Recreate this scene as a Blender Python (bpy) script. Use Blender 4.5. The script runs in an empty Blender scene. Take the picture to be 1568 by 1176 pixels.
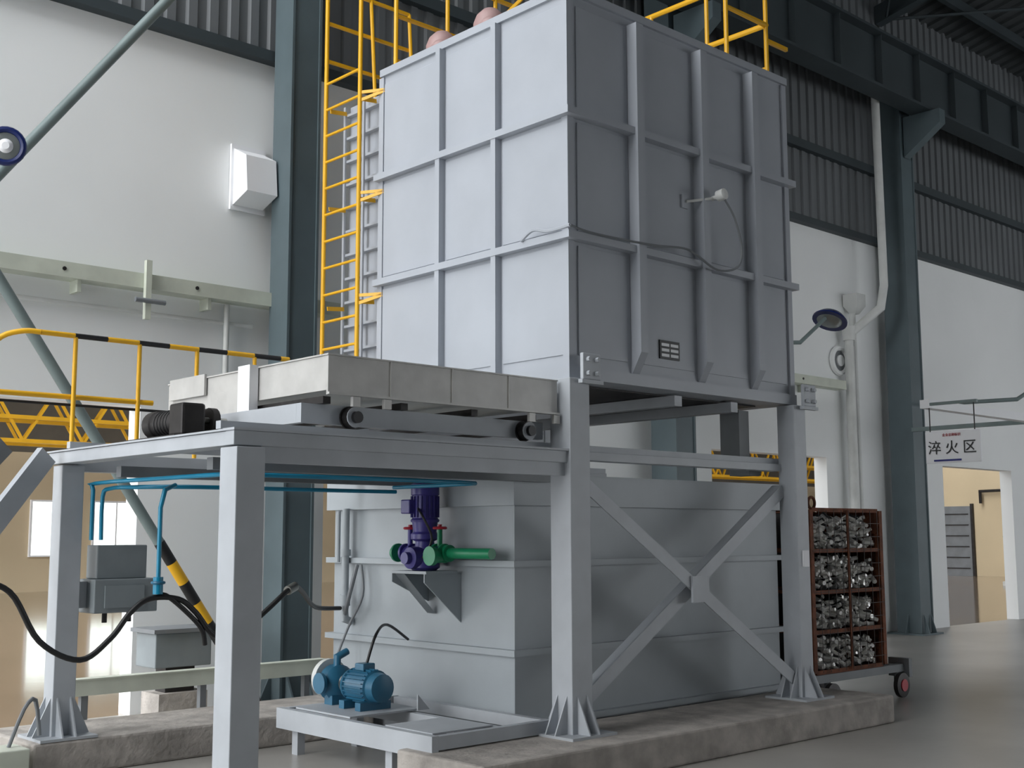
import bpy, bmesh, math, random
from mathutils import Vector, Matrix
random.seed(7)
scn=bpy.context.scene
scn.view_settings.view_transform='Standard'
scn.view_settings.look='None'
scn.view_settings.exposure=0.28

# ---------------------------------------------------------------- materials
def lin(c):
    r=[]
    for v in c:
        v=v/255.0
        r.append(v/12.92 if v<=0.04045 else ((v+0.055)/1.055)**2.4)
    return (r[0],r[1],r[2],1)
MATS={}
def mat(name,col,rough=0.5,metal=0.0,var=0.08,scale=3.0,bump=0.0,bscale=40,emit=0,spec=0.5,col2=None,dark=None):
    if name in MATS: return MATS[name]
    m=bpy.data.materials.new(name);m.use_nodes=True
    nt=m.node_tree;b=nt.nodes['Principled BSDF']
    tc=nt.nodes.new('ShaderNodeTexCoord')
    n=nt.nodes.new('ShaderNodeTexNoise');n.inputs['Scale'].default_value=scale;n.inputs['Detail'].default_value=6
    nt.links.new(tc.outputs['Object'],n.inputs['Vector'])
    r=nt.nodes.new('ShaderNodeValToRGB')
    c=lin(col)
    a=tuple(max(0,x*(1-var)) for x in c[:3])+(1,)
    z=tuple(min(1,x*(1+var)) for x in c[:3])+(1,)
    if col2: z=lin(col2)
    r.color_ramp.elements[0].color=a;r.color_ramp.elements[1].color=z
    r.color_ramp.elements[0].position=0.35;r.color_ramp.elements[1].position=0.65
    nt.links.new(n.outputs['Fac'],r.inputs['Fac']);nt.links.new(r.outputs['Color'],b.inputs['Base Color'])
    b.inputs['Roughness'].default_value=rough;b.inputs['Metallic'].default_value=metal
    b.inputs['Specular IOR Level'].default_value=spec
    if bump:
        n2=nt.nodes.new('ShaderNodeTexNoise');n2.inputs['Scale'].default_value=bscale;n2.inputs['Detail'].default_value=4
        nt.links.new(tc.outputs['Object'],n2.inputs['Vector'])
        bp=nt.nodes.new('ShaderNodeBump');bp.inputs['Strength'].default_value=bump;bp.inputs['Distance'].default_value=0.02
        nt.links.new(n2.outputs['Fac'],bp.inputs['Height']);nt.links.new(bp.outputs['Normal'],b.inputs['Normal'])
    if emit:
        nt.links.new(r.outputs['Color'],b.inputs['Emission Color']);b.inputs['Emission Strength'].default_value=emit
    MATS[name]=m
    return m
FUR=mat('furnace_paint',(174,179,187),.42,var=.04,scale=1.5,bump=.05,bscale=6)
FRM=mat('frame_paint',(180,185,191),.45,var=.05,scale=4)
TANK=mat('tank_paint',(164,171,176),.42,var=.05,scale=2)
PLATE=mat('bare_steel_plate',(194,193,190),.4,metal=.1,var=.08,scale=5,bump=.05,bscale=20)
WALL=mat('white_plaster',(246,248,248),.85,var=.02,scale=.6,bump=.1,bscale=8)
CLAD=mat('grey_cladding',(104,108,111),.6,var=.06,scale=1)
OPP=mat('grey_wall_paint',(118,120,120),.8,var=.04,scale=1)
ROOF=mat('dark_roof_sheet',(62,66,68),.7,var=.1,scale=1)
COL=mat('green_grey_steel',(90,104,109),.5,var=.08,scale=2)
GIRD=mat('dark_girder_paint',(54,63,67),.6,var=.1,scale=1)
FARUP=mat('far_upper_wall',(104,98,88),.8,var=.1,scale=1)
FLOOR=mat('concrete_floor',(164,161,156),.32,var=.12,scale=.7,bump=.05,bscale=15)
FLOOR2=mat('far_bay_floor',(136,118,100),.1,var=.14,scale=.5,bump=.02,bscale=3)
CURB=mat('rough_concrete',(172,166,160),.9,var=.2,scale=5,bump=.8,bscale=14)
BEIGE=mat('beige_wall',(208,190,158),.8,var=.04,scale=.5)
YEL=mat('yellow_paint',(232,176,30),.4,var=.05)
BLK=mat('black_paint',(22,22,24),.45,var=.1)
BLU=mat('motor_blue_paint',(44,104,134),.35,var=.1,scale=8)
PUR=mat('pump_blue_purple_paint',(64,58,132),.35,var=.15,scale=8)
GRN=mat('green_paint',(24,136,92),.35,var=.08)
RED=mat('red_paint',(170,30,50),.4)
TEAL=mat('turquoise_pipe',(10,125,160),.35)
RUST=mat('rusty_steel',(112,66,44),.8,metal=.1,var=.35,scale=9,bump=.3)
DARK=mat('dark_steel',(52,50,50),.5,metal=.5,var=.2,scale=9)
SIL=mat('silver_parts',(232,230,226),.3,metal=.3,var=.15,scale=14)
PINK=mat('fan_primer_paint',(170,140,138),.5)
CREAM=mat('cream_tray',(205,210,196),.5)
PIPE=mat('white_pipe',(214,216,214),.5)
POLE=mat('grey_green_pole',(118,132,132),.45)
BOXM=mat('control_box_grey',(132,140,144),.5)
WIN=mat('window_daylight',(225,240,232),.5,emit=1.8,col2=(245,252,250))
GLASSW=mat('lamp_glass',(128,134,134),.12,metal=.3)
BLULAMP=mat('lamp_blue',(24,38,92),.3)
WHT=mat('sign_white',(246,247,250),.5,var=.01)
SIGNB=mat('sign_blue',(30,40,120),.5)
BRASS=mat('hose_fitting',(150,150,145),.3,metal=.8)
GREYD=mat('mid_grey_paint',(120,124,128),.5)  # plain mid-grey shared by secondary steel and fittings

# ---------------------------------------------------------------- builder
class Obj:
    def __init__(s,name,loc=(0,0,0)):
        s.e=bpy.data.objects.new(name,None);s.e.empty_display_size=.1
        bpy.context.collection.objects.link(s.e);s.loc=Vector(loc);s.e.location=loc
        s.parts={}
    def bm(s,part,m,smooth=False):
        if part not in s.parts: s.parts[part]=(bmesh.new(),m,[smooth])
        if smooth: s.parts[part][2][0]=True
        return s.parts[part][0]
    def box(s,part,x0,x1,y0,y1,z0,z1,m,bevel=0):
        bm=s.bm(part,m)
        vs=[bm.verts.new(Vector((x,y,z))-s.loc) for x in(x0,x1) for y in(y0,y1) for z in(z0,z1)]
        F=[(0,1,3,2),(4,6,7,5),(0,4,5,1),(2,3,7,6),(0,2,6,4),(1,5,7,3)]
        fs=[bm.faces.new([vs[i] for i in f]) for f in F]
        if bevel:
            es=list({e for f in fs for e in f.edges})
            bmesh.ops.bevel(bm,geom=es,offset=bevel,segments=2,affect='EDGES',profile=.5)
        return s
    def bar(s,part,p0,p1,w,h,m,up=(0,0,1)):
        p0=Vector(p0);p1=Vector(p1);d=(p1-p0).normalized();u=Vector(up)
        sd=d.cross(u)
        if sd.length<1e-4: sd=d.cross(Vector((1,0,0)))
        sd.normalize();u=sd.cross(d).normalized()
        bm=s.bm(part,m);vs=[]
        for p in(p0,p1):
            for a,b in((-1,-1),(1,-1),(1,1),(-1,1)):
                vs.append(bm.verts.new(p+sd*a*w/2+u*b*h/2-s.loc))
        for f in[(3,2,1,0),(4,5,6,7),(0,1,5,4),(1,2,6,5),(2,3,7,6),(3,0,4,7)]: bm.faces.new([vs[i] for i in f])
        return s
    def prism(s,part,poly,ext,m):
        bm=s.bm(part,m);ext=Vector(ext)
        a=[bm.verts.new(Vector(p)-s.loc) for p in poly];b=[bm.verts.new(Vector(p)+ext-s.loc) for p in poly]
        n=len(a);bm.faces.new(a);bm.faces.new(b[::-1])
        for i in range(n): bm.faces.new([a[i],b[i],b[(i+1)%n],a[(i+1)%n]])
        return s
    def lathe(s,part,p0,p1,prof,m,seg=24):
        p0=Vector(p0);p1=Vector(p1);d=(p1-p0);dn=d.normalized()
        a=dn.orthogonal().normalized();b=dn.cross(a)
        bm=s.bm(part,m,True);rings=[]
        for t,r in prof:
            c=p0+d*t-s.loc
            rings.append([bm.verts.new(c+(a*math.cos(2*math.pi*i/seg)+b*math.sin(2*math.pi*i/seg))*max(r,.0005)) for i in range(seg)])
        for i in range(len(rings)-1):
            for j in range(seg): bm.faces.new([rings[i][j],rings[i][(j+1)%seg],rings[i+1][(j+1)%seg],rings[i+1][j]])
        bm.faces.new(rings[0][::-1]);bm.faces.new(rings[-1])
        return s
    def cyl(s,part,p0,p1,r,m,seg=16): return s.lathe(part,p0,p1,[(0,r),(1,r)],m,seg)
    def tube(s,part,pts,r,m,seg=10,smooth=0):
        P=[Vector(p) for p in pts]
        if smooth:
            Q=[];n=len(P)
            for i in range(n-1):
                p0=P[max(i-1,0)];p1=P[i];p2=P[i+1];p3=P[min(i+2,n-1)]
                for k in range(smooth):
                    t=k/smooth
                    Q.append(.5*((2*p1)+(-p0+p2)*t+(2*p0-5*p1+4*p2-p3)*t*t+(-p0+3*p1-3*p2+p3)*t**3))
            Q.append(P[-1]);P=Q
        bm=s.bm(part,m,True);rings=[];a=None
        for i,p in enumerate(P):
            if i==0:d=P[1]-P[0]
            elif i==len(P)-1:d=P[-1]-P[-2]
            else:d=(P[i+1]-P[i]).normalized()+(P[i]-P[i-1]).normalized()
            d.normalize()
            if a is None:a=d.orthogonal().normalized()
            a=(a-d*a.dot(d)).normalized();b=d.cross(a)
            k=r
            if 0<i<len(P)-1:
                c=(P[i+1]-P[i]).normalized().dot((P[i]-P[i-1]).normalized());k=r/max(.6,math.sqrt(max(0.01,(1+c)/2)))
            rings.append([bm.verts.new(p-s.loc+(a*math.cos(2*math.pi*j/seg)+b*math.sin(2*math.pi*j/seg))*k) for j in range(seg)])
        for i in range(len(rings)-1):
            for j in range(seg): bm.faces.new([rings[i][j],rings[i][(j+1)%seg],rings[i+1][(j+1)%seg],rings[i+1][j]])
        bm.faces.new(rings[0][::-1]);bm.faces.new(rings[-1])
        return s
    def torus(s,part,c,ax,R,r,m,seg=24):
        c=Vector(c);ax=Vector(ax).normalized();a=ax.orthogonal().normalized();b=ax.cross(a)
        bm=s.bm(part,m,True);rings=[]
        for i in range(seg):
            t=2*math.pi*i/seg;o=a*math.cos(t)+b*math.sin(t)
            rings.append([bm.verts.new(c-s.loc+o*(R+r*math.cos(q))+ax*r*math.sin(q)) for q in[2*math.pi*k/8 for k in range(8)]])
        for i in range(seg):
            for j in range(8): bm.faces.new([rings[i][j],rings[i][(j+1)%8],rings[(i+1)%seg][(j+1)%8],rings[(i+1)%seg][j]])
        return s
    def done(s):
        for k,(bm,m,sm) in s.parts.items():
            bmesh.ops.recalc_face_normals(bm,faces=bm.faces)
            me=bpy.data.meshes.new(k);bm.to_mesh(me);bm.free();me.materials.append(m)
            if sm[0]:
                for p in me.polygons:p.use_smooth=True
                try: me.set_sharp_from_angle(angle=math.radians(40))
                except Exception: pass
            o=bpy.data.objects.new(k,me);bpy.context.collection.objects.link(o);o.parent=s.e
        return s.e
def boxes(name,L,m):
    me=bpy.data.meshes.new(name);bm=bmesh.new()
    for x0,x1,y0,y1,z0,z1 in L:
        vs=[bm.verts.new((x,y,z)) for x in(x0,x1) for y in(y0,y1) for z in(z0,z1)]
        for f in[(0,1,3,2),(4,6,7,5),(0,4,5,1),(2,3,7,6),(0,2,6,4),(1,5,7,3)]: bm.faces.new([vs[i] for i in f])
    bmesh.ops.recalc_face_normals(bm,faces=bm.faces);bm.to_mesh(me);bm.free();me.materials.append(m)
    o=bpy.data.objects.new(name,me);bpy.context.collection.objects.link(o);return o
def simple(name,x0,x1,y0,y1,z0,z1,m): return boxes(name,[(x0,x1,y0,y1,z0,z1)],m)

# ================================================================ BUILDING
YW=4.88
simple('floor',-14,60,-14,5.0,-.2,0,FLOOR)
simple('floor_far_bay',-14,60,5.0,33,-.2,-.001,FLOOR2)
L=[(-14,60,YW,YW+.25,3.05,7.1)]
for c in(-6.6,0.1,6.7,13.25,19.9,26.5,33,39.6,46.2): 
    a,b=c-1.35,c+1.35
    if abs(c-13.25)<.1: a,b=11.2,15.2
    if abs(c-19.9)<.1: a,b=18.1,21.5
    if abs(c-.1)<.01: a,b=-1.22,1.0
    L.append((a,b,YW,YW+.25,0,3.05))
boxes('wall_partition',L,WALL)
def corr(name,x0,x1,zfun,m,period=.25,amp=.035):
    me=bpy.data.meshes.new(name);bm=bmesh.new();x=x0;prev=None
    while x<x1:
        for dx,o in((0,0),(.4,0),(.5,1),(.9,1)):
            xx=x+dx*period
            r=[bm.verts.new(p) for p in zfun(xx,o*amp)]
            if prev:
                for i in range(len(r)-1): bm.faces.new([prev[i],r[i],r[i+1],prev[i+1]])
            prev=r
        x+=period
    bm.to_mesh(me);bm.free();me.materials.append(m)
    o=bpy.data.objects.new(name,me);bpy.context.collection.objects.link(o);return o
corr('wall_cladding_upper',-14,60,lambda x,o:[(x,YW-.06-o,7.1),(x,YW-.06-o,12.0)],CLAD)
boxes('trim_1',[(-14,60,YW-.14,YW+.02,7.02,7.14),(-14,60,YW-.2,YW-.08,8.3,8.45)],GIRD)
corr('ceiling',-1,60,lambda x,o:[(x,5.0,11.9-o),(x,-5,14.0-o),(x,-14,12.0-o)],ROOF,.35,.05)
corr('ceiling_west_unseen',-14,-1,lambda x,o:[(x,-.5,13.05-o),(x,-5,14.0-o),(x,-14,12.0-o)],ROOF,.35,.05)  # unseen roof added; blocks front sky light, left open above the left wall
tr=Obj('roof_truss',(0,0,12))
for i,c in enumerate(range(1,9)):
    X=-6.6+6.6*c+.1
    tr.bar('rafters',(X,4.8,11.5),(X,-5,13.6),.2,.35,GIRD);tr.bar('rafters',(X,-5,13.6),(X,-14,11.6),.2,.35,GIRD)
for y in(3.8,2.2,.6,-1,-2.6,-4.2):
    z=11.75+(5-y)*.21-.1
    tr.box('purlins',-.5,55,y-.05,y+.05,z-.2,z,GIRD)
for i in range(3):
    X=6.7+6.6*i
    tr.tube('tie_rods',[(X,4.6,11.4),(X+6.6,0,12.5)],.03,GIRD,6);tr.tube('tie_rods',[(X+6.6,4.6,11.4),(X,0,12.5)],.03,GIRD,6)
tr.done()
# unseen side wall added to limit front light; openings added to brighten the right
OL=[(-14,60,-14.3,-14,5.6,12.2),(-14,8,-14.3,-14,0,5.6),(8,60,-14.3,-14,0,.9)]
for i in range(8): OL.append((8+i*6.6,8.6+i*6.6,-14.3,-14,.9,5.6))
boxes('wall_opposite_unseen',OL,OPP)
simple('wall_west_unseen',-14.3,-14,-14,-2.0,0,12.2,OPP)  # unseen wall added to keep light off the front faces
simple('wall_end',60,60.3,-14,33,0,14,OPP)
simple('wall_far',-14,60,32,32.3,0,4.4,BEIGE)
simple('wall_far_upper',-14,60,32.05,32.35,4.4,11,FARUP)
w=Obj('window_1',(8.8,31.95,2));w.box('glass',8.24,9.3,31.93,31.97,1.15,2.84,WIN);w.box('frame',8.18,8.24,31.9,32,1.1,2.9,WHT);w.box('frame',9.3,9.36,31.9,32,1.1,2.9,WHT);w.box('frame',8.24,9.3,31.9,32,1.1,1.15,WHT);w.box('frame',8.24,9.3,31.9,32,2.84,2.9,WHT);w.done()
w=Obj('window_2',(11,31.95,2));w.box('glass',10.28,11.82,31.93,31.97,1.15,2.84,WIN);w.box('frame',10.22,10.28,31.9,32,1.1,2.9,WHT);w.box('frame',11.82,11.88,31.9,32,1.1,2.9,WHT);w.box('frame',10.28,11.82,31.9,32,1.1,1.15,WHT);w.box('frame',10.28,11.82,31.9,32,2.84,2.9,WHT);w.box('frame',11.0,11.05,31.9,31.93,1.15,2.84,WHT);w.done()
simple('ceiling_far_bay',-2,60,5.2,14.5,11,11.2,ROOF)  # unseen; strip before the rear ceiling left open to brighten the far bay
simple('ceiling_far_bay_rear',-14,60,19.5,32.3,11,11.2,ROOF)
boxes('wall_far_end',[(42,42.3,5.2,20.5,0,7)],BEIGE)
d=Obj('door_1',(41.9,17.9,1.2));d.box('leaf',41.86,41.99,17.7,19.0,0,2.9,GREYD);d.box('frame',41.84,41.99,17.6,17.7,0,3.0,DARK);d.box('frame',41.84,41.99,19.0,19.1,0,3.0,DARK)
for k in range(6): d.box('panels',41.83,41.87,17.8,18.9,.3+k*.45,.34+k*.45,DARK)
d.done()
wp=Obj('wall_pipe',(41.8,15,3.5));wp.tube('pipe',[(41.8,17.2,3.0),(41.8,17.2,3.5),(41.8,12,3.6)],.06,DARK);wp.done()
fe=Obj('hydrant_valve',(34,12.4,0));fe.lathe('body',(34,12.4,0),(34,12.4,1.6),[(0,.3),(.08,.3),(.1,.14),(.5,.14),(.6,.22),(.8,.2),(.9,.08),(1,.08)],PIPE);fe.torus('handwheel',(34,12.4,1.65),(0,0,1),.2,.03,BLK);fe.done()
lg=Obj('lattice_girder',(0,28,5))
for Y in(28.0,26.8):
    for z in(4.35,5.0,5.75):
        lg.bar('chords',(-6,Y,z),(59.8,Y,z),.12,.11,YEL)
    n=76
    for i in range(n):
        x=-6+i*.85+(Y-26.8)*.3
        a,b=(4.35,5.75) if i%2==0 else(5.75,4.35)
        lg.bar('web',(x,Y,a),(x+.85,Y,b),.07,.07,YEL)
for x in(-5.9,20,59.6): lg.box('legs',x-.15,x+.15,27.2,27.5,0,4.3,COL);lg.box('leg_heads',x-.15,x+.15,26.7,28.1,4.2,4.3,COL)
lg.done()
for c in(0.33,6.7,13.25,19.9,26.5):
    y0,y1=4.27,4.73;w=.22
    if c<1: y0,y1=4.34,4.70;w=.19
    o=Obj('steel_column',(c,4.5,0))
    o.box('flanges',c-w,c-w+.03,y0,y1,.03,10,COL);o.box('flanges',c+w-.03,c+w,y0,y1,.03,10,COL)
    o.box('web',c-w+.03,c+w-.03,y0+.02,y0+.05,.03,10,COL);o.box('web',c-w+.03,c+w-.03,y1-.05,y1-.02,.03,10,COL)
    o.box('base_plate',c-.34,c+.34,4.16,4.86,0,.03,COL)
    for dx in(-1,1):
        o.prism('base_gussets',[(c+dx*w,4.5,.03),(c+dx*.34,4.5,.03),(c+dx*w,4.5,.35)],(0,.02,0),COL)
    for dx in(-.12,.12): o.prism('base_gussets',[(c+dx,y0,.03),(c+dx,4.17,.03),(c+dx,y0,.35)],(.02,0,0),COL)
    if c>3:
        o.prism('corbel',[(c-.1,y0,8.6),(c-.1,3.55,9.1),(c-.1,3.55,9.35),(c-.1,y0,9.35)],(.2,0,0),COL)
    o.done()
cg=Obj('crane_girder',(0,3.9,9.8))
cg.box('web',2,60,3.88,3.92,9.4,10.35,GIRD);cg.box('flanges',2,60,3.7,4.1,9.35,9.4,GIRD);cg.box('flanges',2,60,3.7,4.1,10.35,10.4,GIRD)
for i in range(44): cg.box('stiffeners',2.5+i*1.3,2.52+i*1.3,3.76,3.88,9.4,10.35,GIRD)
cg.box('rail',2,60,3.86,3.94,10.4,10.5,DARK)
cg.done()
ct=Obj('wall_cable_tray',(0,4.75,4.3))
ct.box('channel',-14,11.55,4.69,4.87,4.22,4.25,CREAM);ct.box('channel',-14,11.55,4.66,4.69,4.22,4.37,CREAM)
ct.tube('conduit',[(-14,4.82,4.0),(0.0,4.82,4.0)],.022,PIPE)
for x in(-3.6,-2.0,-.6,8.5,10.4):
    ct.box('brackets',x,x+.04,4.7,4.88,4.1,4.22,CREAM);ct.cyl('bolts',(x-.15,4.65,4.3),(x-.15,4.66,4.3),.02,DARK,8)
ct.tube('drop',[(-.32,4.8,4.2),(-.32,4.8,3.05)],.03,PIPE)
ct.box('insulator',-1.34,-1.28,4.6,4.655,3.9,4.5,CREAM);ct.cyl('insulator_ring',(-1.46,4.58,4.08),(-1.14,4.58,4.08),.025,GREYD)
ct.done()
vh=Obj('ventilation_hood',(-.05,4.7,5.6))
vh.prism('hood',[(-.26,4.84,5.95),(-.26,4.58,5.82),(-.26,4.54,5.42),(-.26,4.84,5.32)],(.37,0,0),WHT)
vh.box('flange',-.29,.14,4.84,4.875,5.27,6.0,WHT)
vh.done()
wv=Obj('round_wall_vent',(11.64,4.85,4.75))
wv.torus('ring',(11.64,4.84,4.75),(0,1,0),.22,.045,WALL);wv.cyl('recess',(11.64,4.87,4.75),(11.64,4.83,4.75),.2,GREYD);wv.cyl('hub',(11.64,4.83,4.75),(11.64,4.80,4.75),.1,WALL);wv.done()
dp=Obj('rain_downpipe',(12.3,4.3,5))
dp.tube('pipe_upper',[(12.25,4.3,10.2),(12.3,4.3,6.1),(12.25,4.35,5.7),(11.75,4.7,5.2),(11.75,4.7,4.9)],.075,PIPE,12)
dp.lathe('hopper',(12.0,4.72,5.95),(12.0,4.72,5.6),[(0,.2),(.6,.2),(1,.08)],PIPE,4)
dp.tube('pipe_lower',[(11.75,4.7,5.0),(11.75,4.7,.2)],.085,PIPE,12);dp.tube('pipe_second',[(11.95,4.74,5.6),(12.0,4.74,.2)],.06,PIPE,12)
dp.lathe('collars',(11.75,4.7,5.1),(11.75,4.7,5.35),[(0,.1),(1,.12)],PIPE)
dp.done()
# ================================================================ CURBS
cb=Obj('concrete_curb',(1.2,0,0))
cb.box('curb_front',-1.35,3.8,-.5,.42,0,.25,CURB,.02)
cb.done()
cb=Obj('concrete_curb',(-1.5,2.7,0))
cb.box('curb_back',-3.15,-.1,2.38,3.3,0,.25,CURB,.02)
cb.done()
# ================================================================ FRAME
fr=Obj('support_frame',(0,0,0))
def post(x,y,z0,z1,w=.2,gus=True):
    fr.box('posts',x-w/2,x+w/2,y-w/2,y+w/2,z0,z1,FRM,.006)
    if gus:
        fr.box('base_plates',x-w/2-.13,x+w/2+.13,y-w/2-.13,y+w/2+.13,z0,z0+.02,FRM)
        h=w/2
        for s_ in(-1,1):
            for q in(-.05,.05):
                fr.prism('gussets',[(x+s_*h,y+q-.006,z0+.02),(x+s_*(h+.13),y+q-.006,z0+.02),(x+s_*h,y+q-.006,z0+.3)],(0,.012,0),FRM)
                fr.prism('gussets',[(x+q-.006,y+s_*h,z0+.02),(x+q-.006,y+s_*(h+.13),z0+.02),(x+q-.006,y+s_*h,z0+.3)],(.012,0,0),FRM)
post(0,0,.25,2.96,.22);post(3.0,0,.25,2.96,.19)
post(.35,3.36,0,2.96,.2,False);post(3.03,3.36,0,2.96,.2,False)
post(-2.885,-.01,0,2.29,.2);post(-2.88,2.6,.25,2.29,.175)
zp=2.39
fr.box('platform_beams',-2.99,-.11,-.08,.02,2.3,zp,FRM,.004);fr.box('platform_web',-2.78,-.11,-.05,.0,2.2,2.3,FRM)
fr.box('platform_lip',-3.0,-.1,-.1,.04,zp,zp+.015,FRM)
fr.box('platform_side_beam',-2.985,-2.82,.021,2.74,2.3,zp-.002,FRM,.004);fr.box('platform_lip',-3.0,-2.8,.041,2.75,zp,zp+.012,FRM)
fr.box('platform_rear_beam',-2.815,.2,2.62,2.74,2.25,zp,FRM)
for x in(-1.5,-.35): fr.box('cross_beams',x-.04,x+.04,.03,2.61,2.265,2.355,FRM)
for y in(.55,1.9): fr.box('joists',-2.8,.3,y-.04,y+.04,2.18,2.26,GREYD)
fr.box('travel_rails',-2.98,2.95,.1,.16,2.41,2.46,FRM);fr.box('travel_rails',-2.98,2.95,2.36,2.42,2.41,2.46,FRM)
fr.box('rail_bearers',.11,2.9,.06,.2,2.34,2.405,FRM);fr.box('rail_bearers',.11,2.9,2.3,2.46,2.34,2.405,FRM)
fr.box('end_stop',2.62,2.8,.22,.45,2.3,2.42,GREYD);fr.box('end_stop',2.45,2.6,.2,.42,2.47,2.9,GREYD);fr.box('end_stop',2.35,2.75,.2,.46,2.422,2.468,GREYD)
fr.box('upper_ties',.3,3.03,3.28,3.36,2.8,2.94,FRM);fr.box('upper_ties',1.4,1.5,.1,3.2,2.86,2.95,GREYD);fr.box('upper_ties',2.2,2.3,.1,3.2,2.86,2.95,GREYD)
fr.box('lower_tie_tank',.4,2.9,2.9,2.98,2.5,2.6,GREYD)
def brace(a,b,y,fl):
    a=Vector(a);b=Vector(b)
    fr.bar('cross_brace',a,b,.012,.11,FRM,up=(0,0,1))
    d=(b-a).normalized();n=Vector((-d.z,0,d.x))*(1 if fl else -1)
    if n.z<0:n=-n
    o=n*.05
    fr.bar('cross_brace',a+o+Vector((0,.052,0)),b+o+Vector((0,.052,0)),.09,.012,FRM,up=n)
brace((.11,-.03,2.16),(2.9,-.03,.42),0,True)
brace((.11,.05,.42),(2.9,.05,2.16),0,False)
fr.box('brace_gusset',1.4,1.62,-.06,-.04,1.18,1.40,FRM)
for x in(.0,3.0):
    fr.box('lugs',x+.0,x+.2,-.15,-.115,2.951,3.16,FRM,.008);fr.box('lugs',x-.02,x+.22,-.16,-.115,2.92,2.95,FRM)
    for dz in(.06,.17):
        for dx in(.05,.15): fr.cyl('bolts',(x+dx,-.18,2.94+dz),(x+dx,-.15,2.94+dz),.02,FRM,6)
fr.box('tag',2.97,3.06,-.11,-.096,1.45,1.6,WHT)
fr.done()
# ================================================================ FURNACE
W,D,ZB,ZT=3.03,2.5,3.0,6.16
fu=Obj('industrial_furnace',(0,0,3))
fu.box('shell',0,W,0,D,ZB+.02,ZT,FUR,.008)
fu.box('rear_section',.12,W-.1,D+.002,3.2,ZB+.02,ZT-.1,FUR,.006)
fu.box('underframe',-.03,W+.03,-.03,D+.02,ZB-.03,ZB+.068,FUR)
fu.box('bottom_dark_plate',.25,W-.25,.25,D-.25,ZB-.045,ZB-.032,DARK)  # dark plate on the closed underside, stands in for a shaded recess
z1,z2=5.13,4.11
ribs=[.82,1.57]
for y in ribs:
    fu.box('left_ribs',-.072,-.001,y-.03,y+.03,ZB+.07,ZT-.03,FUR)
for z in(z1,z2):
    fu.box('girth_rails_left',-.08,-.001,-.085,D+.02,z-.03,z+.03,FUR)
    fu.box('girth_rails_front',-.001,W+.05,-.085,-.001,z-.03,z+.03,FUR)
    fu.box('girth_rails_far',W+.001,W+.075,0,D,z-.02,z+.02,FUR)
fu.prism('top_edge',[(-.03,-.03,ZT-.02),(W+.03,-.03,ZT-.02),(W+.03,D,ZT-.02),(-.03,D,ZT-.02)],(0,0,.07),FUR)
zz=[ZB+.1,z2,z1,ZT-.04]
ys=[0]+ribs+[D]
for i in range(3):
    for j in range(3):
        fu.box('left_panels',-.012,-.0005,ys[j]+.055,ys[j+1]-.055,zz[i]+.06,zz[i+1]-.06,FUR,.003)
def ang(cx,cy,sx,sy):
    fu.prism('corner_angles',[(cx-sx*.02,cy-sy*.02,ZB+.07),(cx+sx*.05,cy-sy*.02,ZB+.07),(cx+sx*.05,cy-sy*.001,ZB+.07),(cx-sx*.001,cy-sy*.001,ZB+.07),(cx-sx*.001,cy+sy*.05,ZB+.07),(cx-sx*.02,cy+sy*.05,ZB+.07)],(0,0,ZT-ZB-.1),FUR)
ang(0,0,1,1);ang(W,0,-1,1);ang(0,D,1,-1)
rx=[.78,1.65,2.42]
for x in rx:
    fu.prism('front_ribs',[(x-.05,-.001,3.07),(x-.05,-.012,3.07),(x-.05,-.112,3.24),(x-.05,-.112,6.08),(x-.05,-.001,6.08)],(.09,0,0),FUR)
xs=[0]+rx+[W]
for i in range(3):
    for j in range(4):
        fu.box('front_panels',xs[j]+.1,xs[j+1]-.1,-.012,-.0005,zz[i]+.06,zz[i+1]-.06,FUR,.003)
z=3.3
while z<6.0:
    fu.box('rear_ribs',.06,.119,D+.025,3.19,z,z+.025,FUR);z+=.24
for y in(2.505,2.85,3.17): fu.box('rear_ribs_vertical',.04,.059,y,y+.03,ZB+.1,ZT-.12,FUR)
fu.box('nameplate',1.07,1.33,-.025,-.013,3.23,3.39,BLK)
for r_ in range(3):
    for c_ in range(2): fu.box('nameplate_text',1.09+c_*.12,1.19+c_*.12,-.028,-.0252,3.25+r_*.045,3.275+r_*.045,WHT)
fu.lathe('thermocouple',(1.72,-.113,4.72),(1.72,-.26,4.74),[(0,.02),(.45,.02),(.46,.05),(.95,.05),(1,.03)],PIPE)
fu.tube('thermocouple_stem',[(1.45,-.04,4.66),(1.72,-.14,4.72)],.012,PIPE,8);fu.box('thermocouple_bracket',1.4,1.48,-.03,-.013,4.6,4.72,FUR)
fu.tube('signal_cable',[(1.76,-.22,4.7),(1.9,-.22,4.55),(2.02,-.2,4.3),(1.95,-.2,4.12),(1.7,-.17,4.06),(1.45,-.14,4.16),(1.3,-.12,4.2),(.9,-.13,4.16),(.4,-.1,4.15),(.1,-.1,4.15),(-.08,-.1,4.17)],.011,GREYD,6,smooth=6)
fu.tube('signal_cable_left',[(-.08,-.1,4.17),(-.1,.12,4.16),(-.1,.3,4.2),(-.09,.45,4.14)],.016,FUR,6,smooth=6)
for y in(1.4,2.1):
    fu.lathe('roof_fans',(.42,y,ZT+.05),(.42,y,ZT+.45),[(0,.2),(.15,.2),(.16,.15),(.6,.16),(.8,.13),(.95,.07),(1,.0)],PINK)
    fu.lathe('roof_fans',(.2,y-.25,ZT+.05),(.2,y-.25,ZT+.22),[(0,.1),(.6,.1),(.9,.06),(1,0)],PINK)
fu.done()
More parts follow.
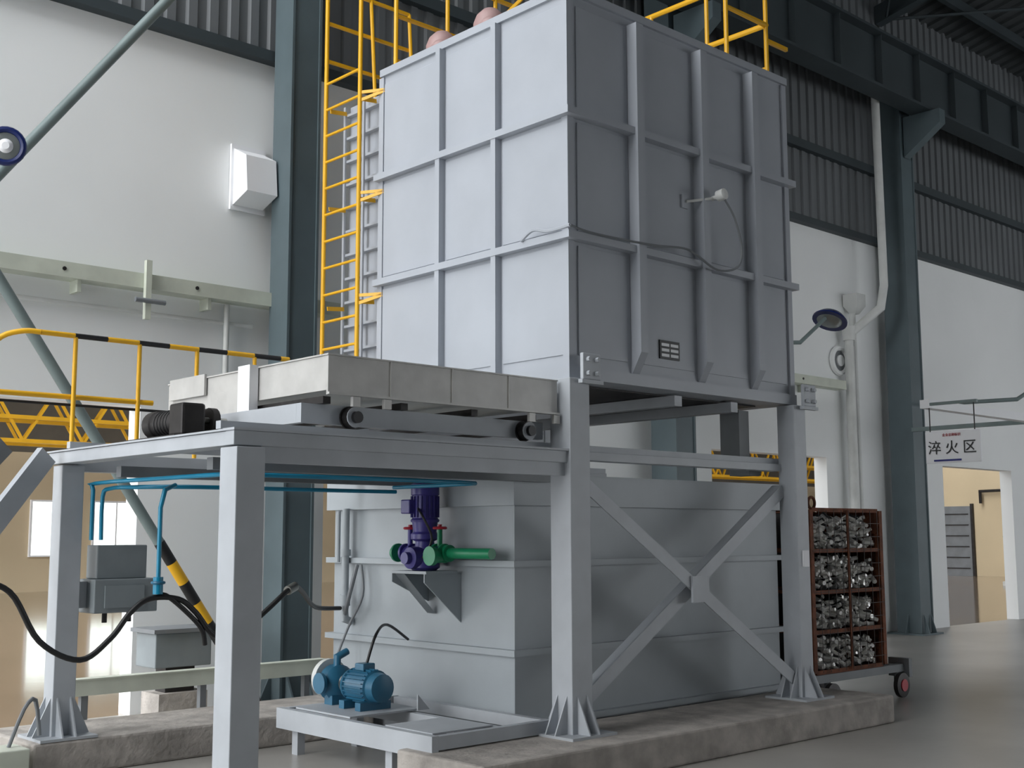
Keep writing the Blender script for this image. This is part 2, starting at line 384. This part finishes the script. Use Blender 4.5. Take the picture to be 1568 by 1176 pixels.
# ================================================================ LADDER
la=Obj('access_ladder',(-.15,3.1,3.4))
LX=-.14
ya,yb=2.67,3.25
for y in(ya,yb): la.tube('stringers',[(LX,y,3.42),(LX,y,6.5),(LX,y,7.4)],.022,YEL,10)
z=3.55
while z<6.4:
    la.cyl('rungs',(LX,ya,z),(LX,yb,z),.014,YEL,8);z+=.27
for z in(3.95,4.95,5.95):
    for y in(ya,yb-.08): la.bar('wall_brackets',(LX,y,z),(.055,y,z+.02),.012,.04,YEL)
    la.bar('wall_brackets',(LX,ya,z+.06),(-.01,2.45,z+.06),.012,.03,YEL);la.bar('wall_brackets',(LX,ya,z-.02),(-.01,2.45,z+.05),.012,.03,YEL)
la.bar('gate_rails',(LX,yb,6.5),(.9,yb,6.5),.03,.03,YEL);la.bar('gate_rails',(LX,yb,7.3),(.9,yb,7.3),.03,.03,YEL);la.bar('gate_rails',(LX,yb,6.9),(.9,yb,6.9),.03,.03,YEL)
for x_ in(.4,.9): la.cyl('gate_posts',(x_,yb-.1,6.06),(x_,yb-.0,7.3),.02,YEL,8)
la.done()
tg=Obj('roof_guardrail',(1.5,1.2,6.2))
def rail(o,pts,zs,posts,r=.022,m=YEL,z0=6.21):
    for z in zs: o.tube('rails',[(x,y,z) for x,y in pts],r,m,8)
    for x,y in posts: o.cyl('posts',(x,y,z0),(x,y,zs[0]),r,m,8)
rail(tg,[(.1,2.42),(2.95,2.42),(2.95,.12),(2.3,.12)],[7.35,6.78],[(.1,2.42),(.75,2.42),(1.4,2.42),(2.1,2.42),(2.95,2.42),(2.95,1.6),(2.95,.85),(2.95,.12),(2.3,.12)])
tg.bar('toe_board',(.1,2.42,6.28),(2.95,2.42,6.28),.01,.12,YEL);tg.bar('toe_board',(2.95,2.42,6.3),(2.95,.12,6.3),.01,.1,YEL)
tg.bar('inclined_rail',(.55,2.3,6.21),(1.3,1.5,7.3),.03,.03,YEL);tg.bar('inclined_rail',(.85,2.3,6.21),(1.6,1.6,7.3),.03,.03,YEL)
tg.bar('outrigger',(2.95,.12,6.62),(3.3,.12,6.62),.03,.04,YEL)
tg.done()
# ================================================================ PLATFORM GUARDRAIL
pg=Obj('platform_guardrail',(-2,2.74,2.4))
x=-3.1;i=0
while x<-.85:
    x2=min(x+.27,-.85)
    pg.cyl('top_rail_yellow' if i%2==0 else 'top_rail_black',(x,2.72,3.33),(x2,2.72,3.33),.022,YEL if i%2==0 else BLK,10);x=x2;i+=1
pg.tube('end_bend',[(-3.1,2.72,3.33),(-3.22,2.75,3.33),(-3.36,2.82,3.28),(-3.44,2.9,3.15),(-3.46,3.0,2.95),(-3.46,3.0,2.84)],.022,YEL,10,smooth=4)
for x in(-2.82,-2.28,-1.76,-1.2): pg.cyl('posts',(x,2.72,2.40),(x,2.72,3.33),.018,YEL,10)
pg.cyl('mid_rail',(-4.2,2.9,2.86),(-2.15,2.72,2.84),.022,YEL,10)
pg.cyl('mid_rail_dark',(-4.2,2.93,2.8),(-1.0,2.76,2.78),.012,BLK,10)
pg.done()
# ================================================================ HEARTH CAR
hc=Obj('sliding_hearth_car',(-1.2,1.2,2.5))
X0,X1,Y0,Y1=-2.26,-.14,.0,2.22
hc.box('tray_walls',X0,X1,Y0,Y0+.02,2.67,2.93,PLATE);hc.box('tray_walls',X0,X0+.02,Y0+.0205,Y1-.0205,2.70,2.93,PLATE);hc.box('tray_walls',X0,X1,Y1-.02,Y1,2.7,2.93,PLATE)
hc.box('tray_lip',X0-.01,X1,Y0-.012,Y0+.06,2.931,2.941,PLATE);hc.box('tray_lip',X0-.012,X0+.06,Y0+.061,Y1,2.931,2.941,PLATE)
hc.box('tray_lining',X0+.025,X1,Y0+.025,Y1-.025,2.72,2.86,PIPE)
hc.box('tray_flange',X0-.01,X1,Y0-.03,Y0-.001,2.67,2.685,PLATE)
for xx in(-1.75,-1.2,-.65): hc.box('tray_ribs',xx-.004,xx+.004,Y0-.01,Y0-.001,2.69,2.93,PLATE)
hc.box('chassis',-2.36,X1,.16,.22,2.49,2.62,FRM);hc.box('chassis',-2.36,X1,2.1,2.16,2.49,2.62,FRM);hc.box('chassis',-2.36,-2.3,.221,2.099,2.49,2.62,FRM)
for xx in(-2.2,-1.55,-.9,-.3): hc.box('bearers',xx-.03,xx+.03,.1,2.2,2.621,2.669,DARK)
hc.box('white_upright',-2.34,-2.27,.86,1.02,2.45,2.95,WHT)
hc.box('side_angle',-2.29,-2.27,1.07,1.5,2.58,2.8,PLATE);hc.box('side_angle',-2.29,-2.27,1.6,2.15,2.8,2.96,PLATE)
for xx in(-1.98,-.36):
    for yy in(.12,2.38):
        hc.lathe('wheels',(xx,yy-.035,2.54),(xx,yy+.035,2.54),[(0,.06),(0.05,.07),(.8,.07),(.81,.08),(1,.08)],DARK)
        hc.cyl('wheel_rims',(xx,yy-.045,2.54),(xx,yy-.036,2.54),.07,FRM);hc.cyl('wheel_hub_caps',(xx,yy-.075,2.54),(xx,yy-.046,2.54),.04,BLK)
    hc.cyl('axles',(xx,.15,2.54),(xx,2.36,2.54),.02,DARK,8)
    hc.box('axle_bolts',xx+.16,xx+.22,-.03,-.001,2.6,2.665,PLATE);hc.box('axle_bolts',xx-.1,xx-.04,-.03,-.001,2.6,2.665,PLATE)
hc.done()
gm=Obj('travel_gearmotor',(-2.7,1.3,2.5))
gm.box('base',-2.88,-2.52,.9,1.65,2.405,2.43,DARK)
gm.box('gearbox',-2.8,-2.62,.95,1.15,2.431,2.66,DARK,.02);gm.lathe('motor',(-2.7,1.15,2.54),(-2.7,1.58,2.54),[(0,.08),(.05,.09),(.7,.09),(.72,.1),(.95,.1),(1,.07)],DARK)
for k in range(5): gm.torus('fins',(-2.7,1.21+k*.045,2.54),(0,1,0),.09,.006,BLK)
gm.cyl('sprocket',(-2.56,1.03,2.55),(-2.51,1.03,2.55),.09,DARK);gm.cyl('shaft',(-2.62,1.03,2.55),(-2.42,1.03,2.55),.022,BRASS)
gm.done()
# ================================================================ QUENCH TANK
qt=Obj('quench_tank',(1.8,1.9,.2))
TX0,TX1,TY0,TY1=0,3.62,.64,3.18
t=.02
qt.box('walls',TX0,TX1,TY0,TY0+t,.22,2.2,TANK);qt.box('walls',TX0,TX1,TY1-t,TY1,.22,2.2,TANK)
qt.box('walls',TX0,TX0+t,TY0+t+.0005,TY1-t-.0005,.22,2.2,TANK);qt.box('walls',TX1-t,TX1,TY0+t+.0005,TY1-t-.0005,.22,2.2,TANK)
qt.box('bottom',TX0+.01,TX1-.01,TY0+.01,TY1-.01,.2,.219,TANK)
qt.box('oil',TX0+t+.001,TX1-t-.001,TY0+t+.001,TY1-t-.001,1.8,1.85,DARK)
o_=.06
for (a,b,c,d_) in((TX0-o_,TX1+o_,TY0-o_,TY0-.0005),(TX0-o_,TX1+o_,TY1+.0005,TY1+o_),(TX0-o_,TX0-.0005,TY0,TY1),(TX1+.0005,TX1+o_,TY0,TY1)):
    qt.box('rim_band',a,b,c,d_,1.99,2.25,TANK)
    for z in(1.518,.81,.25):
        qt.box('belts',a,b,c,d_,z-.025,z+.025,TANK)
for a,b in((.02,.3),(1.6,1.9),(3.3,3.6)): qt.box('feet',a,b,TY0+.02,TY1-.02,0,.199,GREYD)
qt.cyl('rim_bolts',(-.03,2.3,2.25),(-.03,2.3,2.33),.025,DARK,8)
qt.tube('overflow_pipe',[(-.1,2.86,2.0),(-.1,2.86,1.05),(-.1,2.86,.98),(-.02,2.86,.95)],.035,TANK,12)
qt.tube('overflow_pipe',[(-.1,2.98,1.98),(-.1,2.98,1.5)],.02,TANK,10)
qt.lathe('pipe_collars',(-.1,2.86,1.1),(-.1,2.86,1.2),[(0,.05),(1,.05)],TANK);qt.lathe('pipe_collars',(-.1,2.86,1.56),(-.1,2.86,1.62),[(0,.05),(1,.05)],TANK)
qt.tube('suction_pipe',[(-.08,2.7,1.48),(-.15,2.72,1.2),(-.1,2.86,1.0)],.02,GREYD,8,smooth=4)
qt.tube('gauge_line',[(-.09,2.62,1.48),(-.1,2.58,1.2),(-.14,2.75,.9),(-.3,2.7,.6),(-.5,2.3,.45)],.012,GREYD,8,smooth=5)
qt.done()
pu=Obj('vertical_circulation_pump',(-.22,1.52,1.6))
px,py=-.24,1.5
pu.box('bracket',-.4,-.065,1.28,1.75,1.43,1.453,TANK)
pu.prism('bracket_strut',[(-.38,1.72,1.43),(-.38,1.60,1.43),(-.02,1.62,1.08),(-.02,1.72,1.08)],(0.0,.015,0),TANK)
pu.prism('bracket_side',[(-.003,1.30,1.429),(-.4,1.30,1.429),(-.4,1.30,1.36),(-.003,1.30,1.02)],(0,.012,0),TANK)
pu.prism('bracket_side',[(-.003,1.74,1.429),(-.4,1.74,1.429),(-.4,1.74,1.36),(-.003,1.74,1.18)],(0,.009,0),TANK)
pu.lathe('pump_body',(px,py,1.455),(px,py,1.86),[(0,.1),(.06,.13),(.35,.13),(.4,.09),(.6,.08),(.65,.12),(.75,.12),(.8,.1),(1,.11)],PUR)
pu.lathe('pump_cover',(px-.03,py,1.56),(px-.22,py,1.56),[(0,.1),(.7,.09),(.75,.05),(1,.05)],PUR)
pu.lathe('motor',(px,py,1.86),(px,py,2.2),[(0,.12),(.05,.125),(.1,.11),(.66,.11),(.68,.122),(.94,.122),(1,.09)],PUR)
for k in range(20):
    a=2*math.pi*k/20;c,s_=math.cos(a),math.sin(a)
    pu.bar('motor_fins',(px+c*.112,py+s_*.112,1.90),(px+c*.112,py+s_*.112,2.08),.022,.006,PUR,up=(-s_,c,0))
pu.box('terminal_box',px-.17,px-.1,py-.0,py+.12,1.93,2.05,PUR,.01)
for y,m_ in((py-.2,GRN),(py+.2,PUR)):
    s_=1 if y>py else -1
    nm='green' if m_==GRN else 'blue'
    pu.cyl('pump_arms',(px,py,1.6),(px,y,1.6),.06,PUR)
    pu.lathe('valve_'+nm,(px,y-.05*s_,1.6),(px,y+.07*s_,1.6),[(0,.08),(.2,.08),(.21,.055),(.8,.055),(.81,.08),(1,.08)],m_)
    pu.cyl('valve_stem_'+nm,(px,y,1.6),(px,y,1.8),.022,m_)
    pu.torus('handwheel',(px,y,1.81),(0,0,1),.05,.012,RED);pu.cyl('handwheel_hub',(px,y,1.79),(px,y,1.84),.018,RED)
pu.lathe('green_valve_far',(px,1.86,1.6),(px,1.93,1.6),[(0,.08),(.3,.08),(.31,.05),(1,.05)],GRN)
pu.lathe('green_bonnet',(px-.02,1.27,1.58),(px-.14,1.27,1.58),[(0,.06),(.6,.06),(.65,.08),(1,.08)],GRN)
pu.tube('delivery_pipe',[(px+.02,1.25,1.6),(px+.05,.70,1.6)],.045,GRN,14)
pu.lathe('pipe_flange',(px+.02,1.24,1.6),(px+.02,1.19,1.6),[(0,.07),(1,.07)],GRN)
pu.box('pipe_saddle',px+.03,-.001,.95,.98,1.56,1.64,TANK)
pu.tube('motor_cable',[(px-.1,py-.02,1.98),(px-.14,py-.15,1.9),(px-.1,py-.22,1.72),(px-.12,py-.12,1.56)],.01,BLK,6,smooth=4)
pu.done()
sk=Obj('motor_skid',(-.6,1.1,.3))
sk.box('frame',-1.27,-1.21,.12,2.13,.2,.36,FRM);sk.box('frame',-.62,-.56,.19,2.06,.26,.35,FRM)
sk.box('frame_ends',-1.209,-.07,.12,.18,.26,.355,FRM);sk.box('frame_ends',-1.209,-.07,2.07,2.13,.26,.355,FRM);sk.box('top_plate',-1.2,-.5,1.2,1.95,.361,.375,FRM)
sk.box('frame',-.13,-.07,.19,2.06,.26,.35,FRM)
sk.box('deck_plate',-1.2,-.63,.2,.75,.356,.366,FRM)
for x_,y_ in((-1.17,1.95),(-.59,1.95),(-.59,.7),(-1.17,.7)): sk.box('feet',x_-.035,x_+.035,y_-.04,y_+.04,0,.259,FRM)
sk.prism('gussets',[(-.62,1.1,.376),(-.5,1.1,.376),(-.62,1.1,.5)],(0,.012,0),FRM)
sk.done()
em=Obj('electric_motor',(-.9,1.6,.5))
mx,mz=-.84,.55
em.lathe('housing',(mx,1.26,mz),(mx,1.70,mz),[(0,.07),(.02,.11),(.2,.12),(.22,.135),(.26,.12),(.85,.12),(.87,.135),(.95,.125),(1,.08)],BLU)
for k in range(24):
    a=2*math.pi*k/24;c,s_=math.cos(a),math.sin(a)
    em.bar('fins',(mx+c*.129,1.38,mz+s_*.129),(mx+c*.129,1.63,mz+s_*.129),.006,.022,BLU,up=(c,0,s_))
em.box('feet',mx-.15,mx+.15,1.36,1.43,.376,.44,BLU);em.box('feet',mx-.15,mx+.15,1.58,1.65,.376,.44,BLU)
em.box('terminal_box',mx-.06,mx+.06,1.45,1.57,mz+.12,mz+.18,BLU,.01)
em.lathe('coupling',(mx,1.70,mz),(mx,1.80,mz),[(0,.045),(.3,.045),(.31,.075),(.48,.075),(.5,.06),(.52,.075),(.7,.075),(.71,.045),(1,.045)],BRASS)
em.box('pump_pedestal',mx-.1,mx+.1,1.82,1.93,.376,.45,BLU)
em.lathe('pump_head',(mx,1.80,mz-.01),(mx,1.98,mz-.01),[(0,.06),(.2,.13),(.35,.15),(.5,.13),(.8,.15),(.85,.15),(1,.1)],BLU)
em.lathe('pulley_guard',(mx,1.985,mz+.02),(mx,2.04,mz+.02),[(0,.16),(1,.16)],PIPE)
em.lathe('suction_flange',(mx-.1,1.9,mz),(mx-.18,1.9,mz),[(0,.05),(.6,.05),(.65,.085),(1,.085)],BLU)
em.tube('discharge',[(mx,1.9,mz+.08),(mx,1.9,mz+.2),(mx+.1,1.9,mz+.24)],.03,BLU,10)
em.tube('power_cable',[(mx+.02,1.51,mz+.18),(mx+.1,1.5,mz+.4),(mx+.4,1.75,mz+.45),(-.1,1.9,.85)],.012,BLK,8,smooth=5)
em.done()
# ================================================================ PIPES, HOSES, BOXES
cbx=Obj('control_box',(-2.4,2.5,1.4))
cbx.box('upper_box',-2.66,-2.25,2.52,2.72,1.42,1.68,BOXM,.008);cbx.box('lower_box',-2.7,-2.18,2.46,2.74,1.16,1.419,BOXM,.008)
cbx.box('door_panel',-2.62,-2.3,2.445,2.459,1.2,1.37,BOXM);cbx.box('mount',-2.79,-2.701,2.6,2.66,1.2,1.4,FRM)
cbx.cyl('glands',(-2.55,2.6,1.08),(-2.55,2.6,1.16),.02,DARK);cbx.cyl('glands',(-2.35,2.6,1.08),(-2.35,2.6,1.16),.02,DARK)
cbx.done()
tp=Obj('pneumatic_pipes',(-1.5,1.5,2.2))
tp.tube('pipe_run',[(-2.76,2.42,1.72),(-2.76,2.42,2.1),(-2.76,2.38,2.15),(-2.76,1.3,2.15),(-2.72,.6,2.15),(-2.6,.45,2.15),(-1.3,.42,2.15),(-.6,.5,2.15),(-.5,.7,2.15),(-.5,1.6,2.15)],.016,TEAL,10,smooth=3)
tp.tube('pipe_run',[(-2.7,2.38,1.72),(-2.7,2.38,2.05),(-2.68,2.3,2.11),(-2.66,1.9,2.11),(-2.3,1.6,2.11),(-1.0,1.55,2.11),(-.55,1.5,2.11)],.016,TEAL,10,smooth=3)
tp.tube('pipe_drop',[(-2.5,1.6,2.12),(-2.62,1.52,2.08),(-2.66,1.5,1.95),(-2.66,1.5,1.38)],.016,TEAL,10)
tp.cyl('valve',(-2.66,1.5,1.34),(-2.66,1.5,1.46),.035,TEAL);tp.torus('valve_ring',(-2.66,1.5,1.42),(0,0,1),.04,.012,BLU)
tp.done()
ho=Obj('rubber_hose',(-2.8,1.5,1.2))
ho.tube('hose_main',[(-4.4,1.5,1.3),(-3.95,1.5,1.44),(-3.7,1.5,1.39),(-3.49,1.5,1.06),(-3.21,1.5,.92),(-3.0,1.5,1.05),(-2.86,1.5,1.22),(-2.72,1.5,1.31),(-2.5,1.5,1.3),(-2.36,1.5,1.2),(-2.2,1.52,1.03),(-2.0,1.55,1.0),(-1.78,1.5,1.18),(-1.55,1.5,1.35),(-1.2,1.9,1.3),(-.6,2.6,1.12),(-.16,2.85,1.08)],.02,BLK,10,smooth=6)
ho.cyl('fitting',(-1.6,1.48,1.33),(-1.5,1.53,1.36),.035,BRASS)
ho.tube('hose_second',[(-2.66,1.52,1.31),(-2.6,1.5,1.33),(-2.45,1.5,1.22),(-2.3,1.52,1.08),(-2.25,1.55,.96)],.018,BLK,10,smooth=5)
ho.done()
ld=Obj('low_cable_duct',(-1.1,3.6,.5))
ld.box('duct',-2.5,.1,3.45,3.55,.42,.55,CREAM);ld.box('lid',-2.5,.1,3.44,3.56,.551,.561,CREAM)
for x_ in(-2.3,-1.2,-.1): ld.box('stands',x_-.03,x_+.03,3.47,3.53,0,.419,GREYD)
ld.done()
jb=Obj('junction_cabinet',(-1.05,4.3,.6))
jb.box('body',-1.36,-.78,4.1,4.5,.52,.84,BOXM,.01);jb.box('roof_plate',-1.4,-.5,4.05,4.55,.842,.88,GREYD);jb.box('plinth',-1.3,-.8,4.12,4.48,0,.28,CURB);jb.box('legs',-1.2,-.9,4.2,4.4,.281,.519,DARK)
jb.done()
lb=Obj('foreground_duct',(-3.5,2.6,.2))
lb.box('duct',-4.6,-3.2,2.3,2.6,0,.24,CREAM,.01);lb.tube('lever',[(-3.3,2.45,.24),(-3.2,2.45,.5),(-3.1,2.5,.55),(-3.08,2.45,.3)],.015,GREYD,8,smooth=3)
lb.done()
ic=Obj('inclined_chute',(-3.6,2.6,2))
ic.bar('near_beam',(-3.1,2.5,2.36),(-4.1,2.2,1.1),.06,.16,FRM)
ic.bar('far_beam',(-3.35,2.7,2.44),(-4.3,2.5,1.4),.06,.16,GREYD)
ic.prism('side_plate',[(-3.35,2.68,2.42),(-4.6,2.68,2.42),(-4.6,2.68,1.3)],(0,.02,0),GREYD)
ic.bar('legs',(-4.1,2.2,1.1),(-4.1,2.2,0),.08,.08,FRM)
ic.done()
# ================================================================ DIAGONAL POLES
dpole=Obj('diagonal_support_pole',(-2,3.6,2))
A=Vector((-3.42,3.75,4.42))
dpole.tube('upper_pole',[(.9,3.75,10.3),A],.05,POLE,14)
bot=Vector((-.38,3.75,0.02));
def lerp(t): return A+(bot-A)*t
dpole.tube('lower_pole',[A,lerp(.62)],.05,POLE,14)
n=9
for i in range(n):
    a=.62+.38*i/n;b=.62+.38*(i+1)/n
    dpole.tube('stripe_yellow' if i%2 else 'stripe_black',[lerp(a),lerp(b)],.052,YEL if i%2 else BLK,14)
dpole.lathe('foot',(bot.x,3.75,0),(bot.x,3.75,.03),[(0,.14),(1,.14)],POLE)
dpole.tube('foot_brace',[A+Vector((0,0,0)),A+Vector((-.5,0,0))],.05,POLE,12)
dpole.done()
def flood(loc,aim,back,size=.16,body=BLULAMP):
    f=Obj('floodlight',loc);l=Vector(loc);d=(Vector(aim)).normalized()
    f.lathe('housing',l-d*.16,l+d*.05,[(0,size*.3),(.3,size*.75),(.8,size),(1,size)],body)
    f.lathe('lens',l+d*.05,l+d*.062,[(0,size*.86),(1,size*.7)],GLASSW);f.torus('bezel',l+d*.05,d,size*.92,.028,body)
    f.lathe('bulb',l+d*.062,l+d*.09,[(0,size*.4),(1,size*.2)],WHT)
    f.tube('arm',back,.02,POLE,8);return f
f=flood((-3.18,3.45,4.98),(-.4,-1,-.15),[(-3.15,3.55,4.98),(-3.1,3.72,4.92)],.15);f.done()
f=Obj('floodlight',(9.4,3.6,5.05))
f.lathe('housing',(9.5,3.6,5.17),(9.42,3.6,5.02),[(0,.08),(.4,.2),(.85,.27),(1,.27)],BLULAMP);f.lathe('lens',(9.42,3.6,5.02),(9.415,3.6,5.01),[(0,.2),(1,.16)],GLASSW)
f.tube('arm',[(9.3,3.6,5.05),(8.6,3.6,4.6),(7.6,4.2,4.55),(6.95,4.4,4.5)],.03,POLE,8);f.done()
f=Obj('floodlight',(13.6,3.0,4.3))
f.lathe('housing',(15.2,2.7,4.62),(15.12,2.7,4.5),[(0,.08),(.4,.2),(.85,.27),(1,.27)],BLULAMP);f.tube('arm',[(15,2.7,4.5),(14.2,2.9,4.1),(13.4,4.2,4.05)],.035,POLE,8);f.done()
sg=Obj('hanging_sign',(9,1.5,2.9))
sg.box('panel',9.0,9.03,1.07,1.87,2.72,3.16,WHT,.004);sg.box('blue_stripe',8.992,8.9995,1.35,1.75,2.745,2.77,SIGNB)
for y in(1.15,1.8): sg.cyl('hangers',(9.015,y,3.16),(9.015,y,3.55),.008,DARK,6)
sg.box('cross_bar',8.99,9.04,1.1,1.78,3.53,3.57,POLE)
sg.box('light_rail',9.0,13.25,1.785,1.93,3.50,3.62,WHT);sg.box('rail_bracket',13.0,13.1,1.931,4.28,3.55,3.62,POLE)
sg.done()
def text(s,loc,size,m,parent,ext=.003):
    cu=bpy.data.curves.new('lettering','FONT');cu.body=s;cu.size=size;cu.extrude=ext;cu.align_x='CENTER'
    o=bpy.data.objects.new('lettering',cu);bpy.context.collection.objects.link(o);cu.materials.append(m)
    o.rotation_euler=(math.radians(90),0,math.radians(-90))
    o.parent=parent;o.location=Vector(loc)-parent.location
text('淬 火 区',(8.992,1.48,2.86),.2,BLK,sg.e)
text('企业名称标识',(8.992,1.48,3.09),.045,RED,sg.e)
# ================================================================ PARTS RACK
pr=Obj('parts_rack_cart',(4.5,.8,0))
rx0,rx1,ry0,ry1=3.92,5.25,.45,1.25;rz0,rz1=.36,2.0
for x in(rx0,rx1):
    for y in(ry0,ry1): pr.box('rack_posts',x-.03,x+.03,y-.03,y+.03,rz0,rz1,RUST)
levels=[rz0,.76,1.16,1.58,rz1]
for z in levels:
    for y in(ry0,ry1): pr.box('rack_rails',rx0+.031,rx1-.031,y-.015,y+.015,z-.02,z+.02,RUST)
    for x in(rx0,rx1): pr.box('rack_rails_side',x-.015,x+.015,ry0+.031,ry1-.031,z-.018,z+.018,RUST)
    if z<1.9: pr.box('shelves',rx0+.02,rx1-.02,ry0+.02,ry1,z-.01,z+.005,DARK)
pr.box('rack_mid_post',4.56,4.585,ry0-.045,ry0-.031,rz0,rz1,RUST)
pr.box('back_plate',rx0,rx1,ry1+.031,ry1+.041,rz0,rz1,DARK);pr.box('side_plate',rx1+.031,rx1+.041,ry0,ry1,rz0,rz1,RUST)
z=rz0+.1
while z<rz1:
    pr.box('wire_mesh',rx0,rx1,ry0-.038,ry0-.034,z,z+.004,DARK);z+=.14
x=rx0+.1
while x<rx1:
    pr.box('wire_mesh_vertical',x,x+.004,ry0-.052,ry0-.048,rz0,rz1,DARK);x+=.14
for li in range(4):
    za,zb=levels[li]+.03,levels[li+1]-.05
    for k in range(190):
        x=random.uniform(rx0+.07,rx1-.07);z=za+(zb-.02-za)*random.random()**1.2;y=random.uniform(ry0+.04,ry0+.22)
        a=random.uniform(-.6,.6);l=random.uniform(.06,.12);b=random.uniform(-.8,1.1)
        d_=Vector((math.sin(b)*.8,-math.cos(b),a)).normalized()*l
        c=Vector((x,y,z))
        r=random.uniform(.014,.026)
        pr.cyl('stacked_parts',c-d_*.5,c+d_*.5,r,SIL,8)
        if k%4==0: pr.cyl('stacked_parts_dark',c+Vector((.05,.02,.02))-d_*.5,c+Vector((.05,.02,.02))+d_*.5,r*1.1,DARK,8)
pr.torus('lifting_eyes',(4.05,.5,2.07),(0,1,0),.06,.015,RUST)
for y in(.45,1.25): pr.box('cart_frame',3.85,5.6,y-.04,y+.04,.26,.34,GREYD)
for x in(3.95,4.7,5.5): pr.box('cart_cross',x-.04,x+.04,.491,1.209,.26,.34,GREYD)
pr.box('tow_end',5.601,5.66,.35,.6,.2,.4,GREYD)
for x in(4.1,5.45):
    for y in(.36,1.34):
        s_=-1 if y<1 else 1
        pr.lathe('wheels',(x,y-.03,.13),(x,y+.03,.13),[(0,.1),(.1,.13),(.9,.13),(1,.1)],DARK);pr.cyl('wheel_hubs',(x,y-.04,.13),(x,y+.04,.13),.065,RED)
        pr.box('wheel_forks',x-.02,x+.02,min(y-s_*.04,y-s_*.08),max(y-s_*.04,y-s_*.08),.1,.258,GREYD)
pr.done()
# ================================================================ WORLD + LIGHT
wd=bpy.data.worlds.new('overcast_sky');scn.world=wd;wd.use_nodes=True
bg=wd.node_tree.nodes['Background'];bg.inputs[0].default_value=(.94,.97,1,1);bg.inputs[1].default_value=2.8
su=bpy.data.lights.new('soft_daylight','SUN');su.energy=1.7;su.angle=math.radians(50);su.color=(1,.99,.97)
so=bpy.data.objects.new('soft_daylight',su);bpy.context.collection.objects.link(so)
dirv=Vector((1,.12,-.55));so.rotation_euler=dirv.to_track_quat('-Z','Y').to_euler();so.location=(-10,-3,10)
# ================================================================ CAMERA
f0,yaw,p,r0=2360.32,0.7467,0.1243,-0.0027
fh=Vector((math.sin(yaw),math.cos(yaw),0));rt=Vector((math.cos(yaw),-math.sin(yaw),0));up=Vector((0,0,1))
fw=fh*math.cos(p)+up*math.sin(p);u=-fh*math.sin(p)+up*math.cos(p)
r2=rt*math.cos(r0)+u*math.sin(r0);u2=-rt*math.sin(r0)+u*math.cos(r0)
cam=bpy.data.cameras.new('camera');cam.sensor_width=36;cam.lens=f0/2000*36;cam.clip_end=200
co=bpy.data.objects.new('camera',cam);bpy.context.collection.objects.link(co)
M=Matrix((( r2.x,u2.x,-fw.x,-6.72),(r2.y,u2.y,-fw.y,-6.597),(r2.z,u2.z,-fw.z,1.75),(0,0,0,1)))
co.matrix_world=M;scn.camera=co
